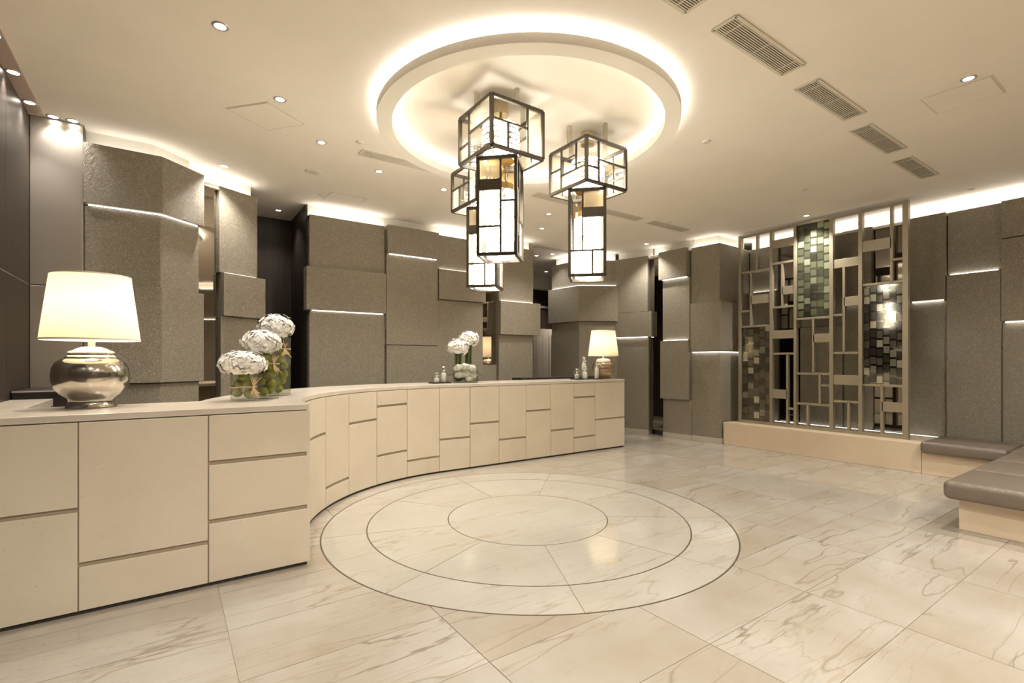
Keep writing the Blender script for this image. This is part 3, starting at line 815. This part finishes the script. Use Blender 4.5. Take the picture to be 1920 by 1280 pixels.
LOW_B = [('v', .36, 0, .72), ('p', .36, 1, .20, .32), ('h', .72, 0, 1), ('v', .67, .72, 1), ('g', .36, 1, 0, .20, 'glass_amber'), ('g', 0, .36, 0, .72, 'glass_clear'), ('g', .36, 1, .32, .72, 'glass_ripple'), ('g', 0, .67, .72, 1, 'glass_frost'), ('g', .67, 1, .72, 1, 'glass_ripple')]
lantern('bronze and glass pendant lantern hanging nearest and lowest on the left of the trio', 2.271, 3.427, 0.048, 0.41, 0.52, 0.334, 2.246, 3.045, {'-x': F1, '-y': F2, '+x': F3, '+y': F4}, LOW_A)
lantern('bronze and glass pendant lantern hanging alone on the right of the trio', 3.26, 3.432, -0.012, 0.41, 0.52, 0.345, 2.176, 2.985, {'-x': F3, '-y': F4, '+x': F1, '+y': F2}, LOW_B)
lantern('bronze and glass pendant lantern half hidden behind the nearest one', 2.667, 4.309, -0.055, 0.41, 0.52, 0.315, 2.135, 2.94, {'-x': F2, '-y': F4, '+x': F1, '+y': F3}, LOW_A)

# ------------------------------------------------------------------ ceiling fittings
def spot(name, x, y, z, power, size=105, col=WARM):
    d = bpy.data.lights.new(name, 'SPOT'); d.energy = power; d.color = col; d.spot_size = radians(size); d.spot_blend = 0.8; d.shadow_soft_size = 0.035
    o = bpy.data.objects.new(name, d); o.location = (x, y, z); COL.objects.link(o); return o
DL = {}
def downlight(x, y, label, z=CEIL, power=1.0, size=105):
    r = thing('downlight', label, 'downlight', (x, y, z), 0, 'recessed ceiling downlights')
    if not DL:
        DL['t'] = MB().lathe([(0.033, -0.001), (0.036, -0.005), (0.047, -0.004), (0.050, 0.0)], 24, close=False).obj('trim_ring', 'steel_trim', r, smooth=True).data
        DL['l'] = MB().lathe([(0.0001, -0.0025), (0.034, -0.0025)], 20, close=False).obj('lens', 'downlight_lens', r).data
    else:
        link('trim_ring', DL['t'], r); link('lens', DL['l'], r)
    spot('downlight_beam', x, y, z - 0.02, W_SPOT * power, size)
for x, y, lab in (
    (0.278, 3.693, 'recessed downlight nearest the camera in the upper left ceiling'),
    (0.760, 4.442, 'recessed downlight just above the left square ceiling hatch'),
    (1.247, 5.084, 'recessed downlight between the left hatch and the round speaker'),
    (0.511, 6.312, 'recessed downlight close above the folded wall panels'),
    (1.974, 5.481, 'recessed downlight under the left edge of the floating ring'),
    (2.849, 5.596, 'recessed downlight just left of the hindmost lantern'),
    (3.698, 5.350, 'recessed downlight hidden behind the nearest lantern'),
    (5.022, 1.109, 'recessed downlight beside the flush hatch at the right'),
    (7.776, 3.527, 'recessed downlight above the lattice screen'),
    (7.232, 6.059, 'recessed downlight beside the curved cove of the right wall'),
    (4.589, 5.648, 'upper of the two downlights seen between the lanterns'),
    (4.994, 6.325, 'lower of the two downlights seen between the lanterns'),
    (6.191, 8.016, 'recessed downlight at the corridor mouth beside the back wall end'),
    (6.364, 7.713, 'recessed downlight at the corridor mouth beside the cove corner'),
    (7.487, 9.316, 'recessed downlight deep in the corridor before the dark beam'),
    (1.30, 7.72, 'dim downlight in the dark opening left of the back wall')):
    downlight(x, y, lab, power=0.25 if y > 7.5 and x < 7 else (2.2 if y > 9 else (2.0 if 5 < x < 5.1 or x > 7.7 else 1.0)))
for y, lab in ((5.661, 'downlight in the copper ceiling band nearest the silver wall'), (5.136, 'middle downlight in the copper ceiling band'), (4.622, 'downlight in the copper ceiling band cut by the picture edge'), (4.10, 'downlight in the copper ceiling band above the counter end')):
    downlight(-0.942, y, lab, CEIL - 0.012, 0.30, 90)
downlight(-0.83, 5.90, 'small downlight washing the middle of the silver wall', CEIL, 0.20, 100)
downlight(-0.70, 5.90, 'small downlight washing the edge of the silver wall', CEIL, 0.20, 100)
# added fittings behind the camera, out of view, brightening counter front and walls
for x, y in ((1.6, -0.6), (3.4, -0.6), (-0.2, 0.2), (5.2, -0.8), (6.4, 0.3), (1.2, -1.9), (6.4, -1.1), (3.2, -1.9)):
    downlight(x, y, 'added downlight behind the camera, unseen, brightening the counter and walls', power=1.6 if x > 5.5 else (3.1 if x < 2 else 1.5), size=150)

def vent(x0, y0, label, w=0.885, d=0.165, ns=9):
    r = thing('air_vent', label, 'air vent', (x0 + w / 2, y0 + d / 2, CEIL), 0, 'slatted air vents in the ceiling')
    hw, hd = w / 2, d / 2
    m = MB()
    for s in (-1, 1):
        m.box(-hw, hw, s * hd - 0.012, s * hd + 0.012, -0.008, 0); m.box(s * hw - 0.012, s * hw + 0.012, -hd, hd, -0.008, 0)
    m.obj('vent_frame', 'vent_paint', r)
    MB().box(-hw, hw, -hd, hd, -0.0015, -0.0005).obj('vent_back', 'vent_dark', r)
    sl = None
    for k in range(ns):
        y = -hd + 0.012 + (d - 0.024) * (k + 0.5) / ns
        if sl is None: sl = MB().box(-hw + 0.012, hw - 0.012, -0.0035, 0.0035, -0.007, -0.002).obj('slat', 'vent_paint', r, loc=(0, y, 0)).data
        else: link('slat', sl, r, loc=(0, y, 0))
    for x in (-hw + 0.10, 0, hw - 0.10): MB().box(x - 0.004, x + 0.004, -hd, hd, -0.0075, -0.002).obj('cross_bar', 'vent_paint', r)
for k, lab in enumerate(('slatted ceiling vent cut off by the top edge of the picture', 'largest slatted ceiling vent, first of the diagonal row of four', 'second slatted ceiling vent of the diagonal row', 'third slatted ceiling vent of the diagonal row', 'smallest slatted ceiling vent, last of the row before the screen')):
    vent([1.745, 2.915, 4.082, 5.245, 6.42][k], [1.735, 1.735, 1.77, 1.83, 1.875][k], lab)
for k, lab in enumerate(('far ceiling vent at the left behind the floating ring', 'far ceiling vent hidden behind the nearest lantern', 'far ceiling vent crossing behind the right lantern, left part', 'far ceiling vent appearing right of the right lantern', 'far ceiling vent nearest the curved right cove')):
    vent([1.64, 2.77, 3.89, 5.02, 6.15][k], 5.0, lab, 0.87, 0.15)
vent(5.68, 7.29, 'ceiling vent in front of the corridor mouth', 0.85, 0.15)
def disc(x, y, rad, label, name, cat, h=0.012):
    r = thing(name, label, cat, (x, y, CEIL))
    MB().lathe([(rad * 0.92, -h), (rad, -h * 0.4), (rad, -0.0005)], 28).obj('housing', 'white_trim', r, smooth=True)
    MB().lathe([(rad * 0.55, -h - 0.002), (rad * 0.6, -h + 0.001)], 24).obj('grille', 'vent_paint', r)
disc(1.366, 5.924, 0.085, 'round flush ceiling speaker beyond the left hatch', 'ceiling_speaker', 'speaker')
disc(1.55, 4.86, 0.035, 'small sprinkler rose under the left rim of the ring', 'sprinkler', 'sprinkler')
disc(4.348, 2.897, 0.04, 'small sprinkler rose right of the floating ring', 'sprinkler', 'sprinkler')
disc(6.562, 2.989, 0.04, 'small sprinkler rose between the ring and the screen', 'sprinkler', 'sprinkler')
disc(8.30, 1.811, 0.04, 'small sprinkler rose beside the alcove cove', 'sprinkler', 'sprinkler')
disc(6.388, 4.904, 0.04, 'small sprinkler rose near the far right vents', 'sprinkler', 'sprinkler')
disc(1.634, 6.685, 0.035, 'small sprinkler rose beside the hatch at the back wall', 'sprinkler', 'sprinkler')

# ------------------------------------------------------------------ table lamps
def bulb(x, y, z, power):
    d = bpy.data.lights.new('lamp_bulb', 'POINT'); d.energy = power; d.color = (1.0, 0.84, 0.60); d.shadow_soft_size = 0.07
    o = bpy.data.objects.new('lamp_bulb', d); o.location = (x, y, z); COL.objects.link(o)
def shade(r, z0, z1, r0, r1, nm='lamp_shade'):
    MB().lathe([(r0, z0), (r1, z1), (r1 - 0.004, z1), (r0 - 0.004, z0), (r0, z0)], 48, close=False).obj(nm, 'shade_fabric', r, smooth=True)
    m = MB(); m.ring(r0 - 0.005, r0 + 0.002, z0 - 0.004, z0 + 0.006, 0, 2 * pi, 48, 0, 0); m.ring(r1 - 0.005, r1 + 0.002, z1 - 0.006, z1 + 0.004, 0, 2 * pi, 48, 0, 0)
    m.obj('shade_trim', 'white_ceramic', r)
CT = 1.106
L1x, L1y = -0.40, 4.14
r = thing('table_lamp', 'large table lamp with silvered glass belly and cream shade on the near counter', 'table lamp', (L1x, L1y, CT))
MB().lathe([(0.0008, 0.0), (0.1262, 0.0), (0.1300, 0.006), (0.1186, 0.022), (0.1132, 0.045), (0.1186, 0.06), (0.1530, 0.085), (0.1821, 0.125), (0.1951, 0.17), (0.1974, 0.21), (0.1928, 0.25), (0.1775, 0.285), (0.1530, 0.305), (0.1316, 0.315)], 56, close=False).obj('belly', 'silver_glass', r, smooth=True)
MB().lathe([(0.1316, 0.313), (0.1346, 0.322), (0.1270, 0.332), (0.1147, 0.334), (0.1147, 0.342), (0.1224, 0.348), (0.1163, 0.356), (0.0979, 0.362), (0.0765, 0.375), (0.0505, 0.385), (0.0229, 0.388), (0.0008, 0.389)], 48, close=False).obj('cap', 'lamp_cap', r, smooth=True)
MB().lathe([(0.019, 0.385), (0.019, 0.47)], 16).obj('neck', 'white_ceramic', r, smooth=True)
shade(r, 0.430, 0.838, 0.252, 0.203)
bulb(L1x, L1y, CT + 0.64, W_LAMP)
L2x, L2y = 5.93, 5.87
r = thing('table_lamp', 'small table lamp with clear glass jar base, its amber reflections tinted in, at the far counter end', 'table lamp', (L2x, L2y, CT))
MB().lathe([(0.001, 0.002), (0.115, 0.002), (0.12, 0.012), (0.11, 0.03), (0.125, 0.045), (0.168, 0.085), (0.186, 0.14), (0.188, 0.19), (0.178, 0.235), (0.15, 0.262), (0.128, 0.272)], 44, close=False).obj('belly', 'glass_jar', r, smooth=True)
MB().lathe([(0.001, 0.03), (0.10, 0.034), (0.145, 0.075), (0.10, 0.10), (0.001, 0.105)], 36, close=False).obj('gold_reflection_body', 'brass_dull', r, smooth=True)  # added brass body imitating the gold reflections in the clear jar
MB().lathe([(0.128, 0.270), (0.134, 0.28), (0.128, 0.29), (0.118, 0.292), (0.118, 0.302), (0.124, 0.308), (0.11, 0.318), (0.08, 0.336), (0.04, 0.342), (0.001, 0.343)], 36, close=False).obj('cap', 'lamp_cap', r, smooth=True)
MB().lathe([(0.013, 0.335), (0.013, 0.41)], 12).obj('neck', 'white_ceramic', r, smooth=True)
shade(r, 0.385, 0.80, 0.248, 0.195)
bulb(L2x, L2y, CT + 0.60, W_LAMP * 0.7)

# ------------------------------------------------------------------ flowers, vases, apples
def apple_mesh():
    m = MB(); m.lathe([(0.001, -0.030), (0.012, -0.034), (0.026, -0.026), (0.036, -0.006), (0.037, 0.010), (0.030, 0.027), (0.016, 0.033), (0.006, 0.028), (0.001, 0.024)], 18, close=False)
    return m
AP = {}
def apple(x, y, z, label, group, s=1.0):
    r = thing('apple', label, 'apple', (x, y, z), rnd.uniform(0, 6), group)
    r.rotation_euler = (rnd.uniform(-1.2, 1.2), rnd.uniform(-1.2, 1.2), rnd.uniform(0, 6)); r.scale = (s, s, s)
    if not AP:
        AP['b'] = apple_mesh().obj('apple_body', 'apple_green', r, smooth=True).data
        AP['s'] = MB().tube([(0, 0, 0.022), (0.003, 0, 0.034), (0.007, 0.001, 0.042)], [0.0016, 0.0013, 0.0018], 5).obj('apple_stem', 'stem_brown', r).data
    else:
        link('apple_body', AP['b'], r, smooth=True); link('apple_stem', AP['s'], r)
def flower_head(name_loc, rad, flat, n, seed, label, petal=0.016, zoff=0.0, mat='petal_white'):
    rr = random.Random(seed)
    r = thing('hydrangea', label, 'flower', name_loc, 0)
    m = MB()
    for k in range(n):
        zz = 1 - 1.75 * (k + 0.5) / n; ph = k * 2.39996; ph0 = ph % (2 * pi)
        q = sqrt(max(0, 1 - zz * zz)); d = Vector((q * cos(ph), q * sin(ph), zz))
        lump = 1.0 + 0.07 * sin(7 * ph0 + 5 * zz) + 0.05 * sin(11 * zz + 3 * ph0) + rr.uniform(-0.16, 0.06)
        p = Vector((d.x * rad * lump, d.y * rad * lump, d.z * rad * flat * lump))
        nn = Vector((d.x, d.y, d.z / flat)).normalized()
        t1 = nn.orthogonal().normalized(); a0 = rr.uniform(0, 6.28); t2 = nn.cross(t1)
        for e in range(4):
            a = a0 + e * pi / 2; u = t1 * cos(a) + t2 * sin(a); w = t1 * -sin(a) + t2 * cos(a)
            s = petal * rr.uniform(0.85, 1.15); b = len(m.v)
            up = nn * s * rr.uniform(-0.15, 0.45)
            for vv in (p, p + u * s * 0.6 - w * s * 0.52 + up * 0.6, p + u * s * 1.1 + up * 0.6, p + u * s * 0.6 + w * s * 0.52 + up * 0.6): m.v.append(tuple(vv))
            m.f += [(b, b + 1, b + 2), (b, b + 2, b + 3)]
    me = bpy.data.meshes.new('petals'); me.from_pydata(m.v, [], m.f); me.update(); me.materials.append(MATS[mat])
    o = link('petals', me, r, loc=(0, 0, zoff)); o['kind'] = 'stuff'
    MB().lathe([(0.001, -rad * flat * 0.7), (rad * 0.5, -rad * flat * 0.5), (rad * 0.72, 0), (rad * 0.52, rad * flat * 0.52), (0.001, rad * flat * 0.74)], 18, close=False).obj('flower_core', 'petal_white', r, smooth=True, loc=(0, 0, zoff))
    return r
def raffia(parent, hw, z, ang, seed, square):
    rr = random.Random(seed)
    pts = []
    N = 40
    for k in range(N + 1):
        a = 2 * pi * k / N
        if square:
            q = max(abs(cos(a)), abs(sin(a))); x, y = hw * cos(a) / q, hw * sin(a) / q
        else: x, y = hw * cos(a), hw * sin(a)
        pts.append((x * 1.03, y * 1.03, z + 0.002 * sin(3 * a)))
    MB().tube(pts, 0.0045, 5).obj('raffia_tie', 'raffia', parent)
    m = MB(); c = (hw * 1.12 * cos(ang), hw * 1.12 * sin(ang)); e = (-sin(ang), cos(ang)); n_ = (cos(ang), sin(ang))
    for k in range(26):
        s = rr.uniform(-1, 1); up = rr.choice((-1, -1, 1)); L = rr.uniform(0.045, 0.085)
        p1 = (c[0] + e[0] * s * L * 0.35 + n_[0] * 0.012, c[1] + e[1] * s * L * 0.35 + n_[1] * 0.012, z + up * L * 0.5)
        p2 = (c[0] + e[0] * s * L * 0.8 + n_[0] * 0.02, c[1] + e[1] * s * L * 0.8 + n_[1] * 0.02, z + up * L * rr.uniform(0.75, 1.0))
        m.tube([(c[0], c[1], z), p1, p2], [0.0035, 0.003, 0.0016], 4)
    m.obj('raffia_bow', 'raffia', parent)
CAMDIR = lambda x, y: atan2(-y, -x)
def fill(x, y, z0, z1, rad, label, group, seed, s):
    rr = random.Random(seed); z = z0; k = 0
    while z < z1:
        a = rr.uniform(0, 6.28) if k == 0 else a + 2.5
        cnt = 2
        for e in range(cnt):
            b = a + e * pi; apple(x + rad * cos(b), y + rad * sin(b), z + e * 0.012, label, group, s)
        z += 0.064 * s; k += 1
v1 = (0.46, 4.16)
r = thing('glass_vase', 'short round glass vase of green apples tied with raffia', 'vase', (*v1, CT), 0)
MB().lathe([(0.001, 0.001), (0.082, 0.001), (0.084, 0.006), (0.084, 0.205), (0.080, 0.205), (0.080, 0.014), (0.001, 0.014)], 40, close=False).obj('vase_glass', 'glass_vase', r, smooth=True)
raffia(r, 0.085, 0.105, CAMDIR(*v1) + 0.75, 1, False)
fill(*v1, CT + 0.052, CT + 0.185, 0.041, 'green apple inside the short round glass vase', 'apples in the short vase', 2, 1.02)
flower_head((v1[0], v1[1], CT + 0.275), 0.150, 0.60, 420, 11, 'wide white hydrangea head on the short vase', 0.027)
v2 = (0.64, 4.33); ROT = radians(10)
r = thing('glass_vase', 'middle-height square glass vase of green apples tied with raffia', 'vase', (*v2, CT), ROT)
def sqvase(r, hw, h):
    m = MB(); m.box(-hw, hw, -hw, hw, 0.001, 0.016)
    for s in (-1, 1): m.box(-hw, hw, s * hw - 0.003, s * hw + 0.003, 0.016, h); m.box(s * hw - 0.003, s * hw + 0.003, -hw, hw, 0.016, h)
    m.obj('vase_glass', 'glass_vase', r)
sqvase(r, 0.072, 0.37)
raffia(r, 0.072, 0.275, CAMDIR(*v2) + 0.7 - ROT, 3, True)
fill(*v2, CT + 0.055, CT + 0.33, 0.038, 'green apple inside the middle square glass vase', 'apples in the middle vase', 5, 1.0)
flower_head((v2[0] - 0.03, v2[1] + 0.01, CT + 0.44), 0.132, 0.72, 380, 12, 'white hydrangea head on the middle vase', 0.026)
v3 = (0.785, 4.65)
r = thing('glass_vase', 'tallest square glass vase of green apples tied with raffia', 'vase', (*v3, CT), ROT)
sqvase(r, 0.072, 0.50)
raffia(r, 0.072, 0.40, CAMDIR(*v3) + 0.6 - ROT, 4, True)
fill(*v3, CT + 0.055, CT + 0.42, 0.038, 'green apple inside the tallest square glass vase', 'apples in the tallest vase', 8, 1.0)
flower_head((v3[0] - 0.02, v3[1], CT + 0.585), 0.130, 0.78, 380, 13, 'highest white hydrangea head on the tallest vase', 0.026)
# arrangement on the middle of the counter
v4 = (3.37, 5.97)
r = box_vase = thing('flower_box', 'low square glass vase packed with white blossoms on the curved counter', 'vase', (*v4, CT), radians(-27))
m = MB(); hw, hh = 0.165, 0.245
m.box(-hw, hw, -hw, hw, 0.001, 0.014)
for s in (-1, 1): m.box(-hw, hw, s * hw - 0.003, s * hw + 0.003, 0.014, hh); m.box(s * hw - 0.003, s * hw + 0.003, -hw, hw, 0.014, hh)
m.obj('vase_glass', 'glass_vase', r)
def bouquet(x, y, h, label, seed, rad, flat):
    s = flower_head((x, y, CT + 0.02), rad, flat, 110, seed, label, 0.040, h + 0.08)
    for k in range(11):
        a = 2 * pi * k / 11; q = 0.038 if k % 2 else 0.022
        MB().tube([(q * cos(a), q * sin(a), 0), (q * 1.05 * cos(a), q * 1.05 * sin(a), h * 0.5), (q * 1.1 * cos(a + .1), q * 1.1 * sin(a + .1), h + 0.02)], 0.011, 6).obj('stem', 'stem_green', s, smooth=True)
bouquet(v4[0] - 0.085, v4[1] + 0.045, 0.385, 'lower white flower ball on a bundle of green stems', 21, 0.140, 0.76)
bouquet(v4[0] + 0.085, v4[1] + 0.055, 0.50, 'higher white flower ball on a bundle of green stems', 22, 0.138, 0.80)
for k, (ri, to, dz, q, lab) in enumerate((
    (-0.085, 0.085, 0.185, 0.062, 'white blossom at the top left of the low square vase'), (0.005, 0.10, 0.195, 0.062, 'white blossom at the top middle of the low square vase'),
    (0.092, 0.085, 0.180, 0.062, 'white blossom at the top right of the low square vase'), (-0.07, 0.095, 0.105, 0.060, 'white blossom half way up the low square vase, left'),
    (0.03, 0.095, 0.11, 0.060, 'white blossom half way up the low square vase, middle'), (0.105, 0.085, 0.095, 0.055, 'white blossom half way up the low square vase, right'),
    (0.06, 0.095, 0.055, 0.052, 'white blossom lowest in the low square vase'))):
    dx, dy = ri * 0.82 - to * 0.571, -ri * 0.571 - to * 0.82
    flower_head((v4[0] + dx, v4[1] + dy, CT + dz + 0.008), q, 0.85, 60, 30 + k, lab, 0.028)
lf = box_vase
rr = random.Random(5)
for k in range(16):
    a = rr.uniform(0, 6.28); q = rr.uniform(0.06, 0.14); x, y = q * cos(a), q * sin(a); z = rr.uniform(0.05, 0.17); w = rr.uniform(0.02, 0.032)
    b = a + rr.uniform(0.8, 2.2); c_, d_ = cos(b), sin(b)
    m = MB(); m.v = [(x - c_ * w * 2, y - d_ * w * 2, z), (x - d_ * w * 0.2, y + c_ * w * 0.2, z + w), (x + c_ * w * 2, y + d_ * w * 2, z + 0.01), (x, y, z - w), (x + 0.004, y, z + 0.004)]
    m.f = [(0, 1, 4), (1, 2, 4), (2, 3, 4), (3, 0, 4)]
    m.obj('leaf', 'stem_green', lf)

# ------------------------------------------------------------------ trays with bottles under glass domes
def tray(x, y, w, label):
    t = thing('tray', label, 'tray', (x, y, CT))
    MB().box(-w, w, -0.075, 0.075, 0, 0.010).obj('tray_base', 'black_tray', t, bevel=0.003)
    m = MB()
    for s in (-1, 1): m.box(-w, w, s * 0.073 - 0.003, s * 0.073 + 0.003, 0.010, 0.018); m.box(s * (w - 0.003) - 0.003, s * (w - 0.003) + 0.003, -0.075, 0.075, 0.010, 0.018)
    m.obj('tray_rim', 'black_tray', t)
def bottle(x, y, h, label):
    b = thing('pump_bottle', label, 'bottle', (x, y, CT + 0.011))
    MB().lathe([(0.031, 0), (0.033, 0.004), (0.033, h * 0.92), (0.026, h), (0.012, h + 0.004)], 24).obj('bottle_body', 'white_ceramic', b, smooth=True)
    MB().lathe([(0.009, h), (0.009, h + 0.03), (0.014, h + 0.032), (0.014, h + 0.040), (0.004, h + 0.042)], 14).obj('pump', 'white_ceramic', b, smooth=True)
def dome(x, y, h, label, rad=0.052):
    b = thing('glass_dome', label, 'glass dome', (x, y, CT + 0.011))
    MB().lathe([(rad, 0), (rad, h * 0.66), (rad * 0.92, h * 0.76), (rad * 0.6, h * 0.84), (rad * 0.42, h * 0.87)], 26, close=False).obj('dome_glass', 'glass_dome', b, smooth=True)
    MB().lathe([(rad * 0.42, h * 0.87), (rad * 0.40, h * 0.92), (rad * 0.50, h * 0.97), (rad * 0.40, h), (0.001, h)], 20, close=False).obj('dome_knob', 'lamp_cap', b, smooth=True)
    m = MB(); m.ring(rad * 0.95, rad * 1.04, 0.0, 0.006, 0, 2 * pi, 26, 0, 0); m.obj('dome_rim', 'lamp_cap', b)
def set_(x, y, bh, dh, lab): bottle(x, y, bh, 'white pump bottle ' + lab); dome(x, y, dh, 'clear glass dome ' + lab)
tray(2.985, 5.97, 0.135, 'black tray with two domed bottles left of the flower vase')
set_(2.925, 5.95, 0.055, 0.135, 'shorter, left of the flower vase')
set_(3.045, 5.985, 0.125, 0.215, 'taller, left of the flower vase')
tray(5.37, 5.90, 0.075, 'leftmost of the three small black trays beside the far lamp')
set_(5.37, 5.90, 0.075, 0.165, 'on the leftmost small tray')
tray(5.565, 5.94, 0.08, 'middle of the three small black trays beside the far lamp')
set_(5.525, 5.875, 0.105, 0.20, 'short, on the middle small tray')
set_(5.60, 5.985, 0.245, 0.355, 'tallest, at the back of the middle small tray')
tray(5.715, 5.80, 0.062, 'small black tray touching the foot of the far lamp')
set_(5.715, 5.80, 0.18, 0.285, 'on the small tray next to the far lamp')
# dark glazed ledge behind the far end of the counter
tag(MB().box(4.7, 6.6, 6.45, 6.75, 0, 1.13).obj('back_ledge', 'dark_wood', bevel=0.004), 'dark timber ledge behind the far end of the counter', 'ledge')
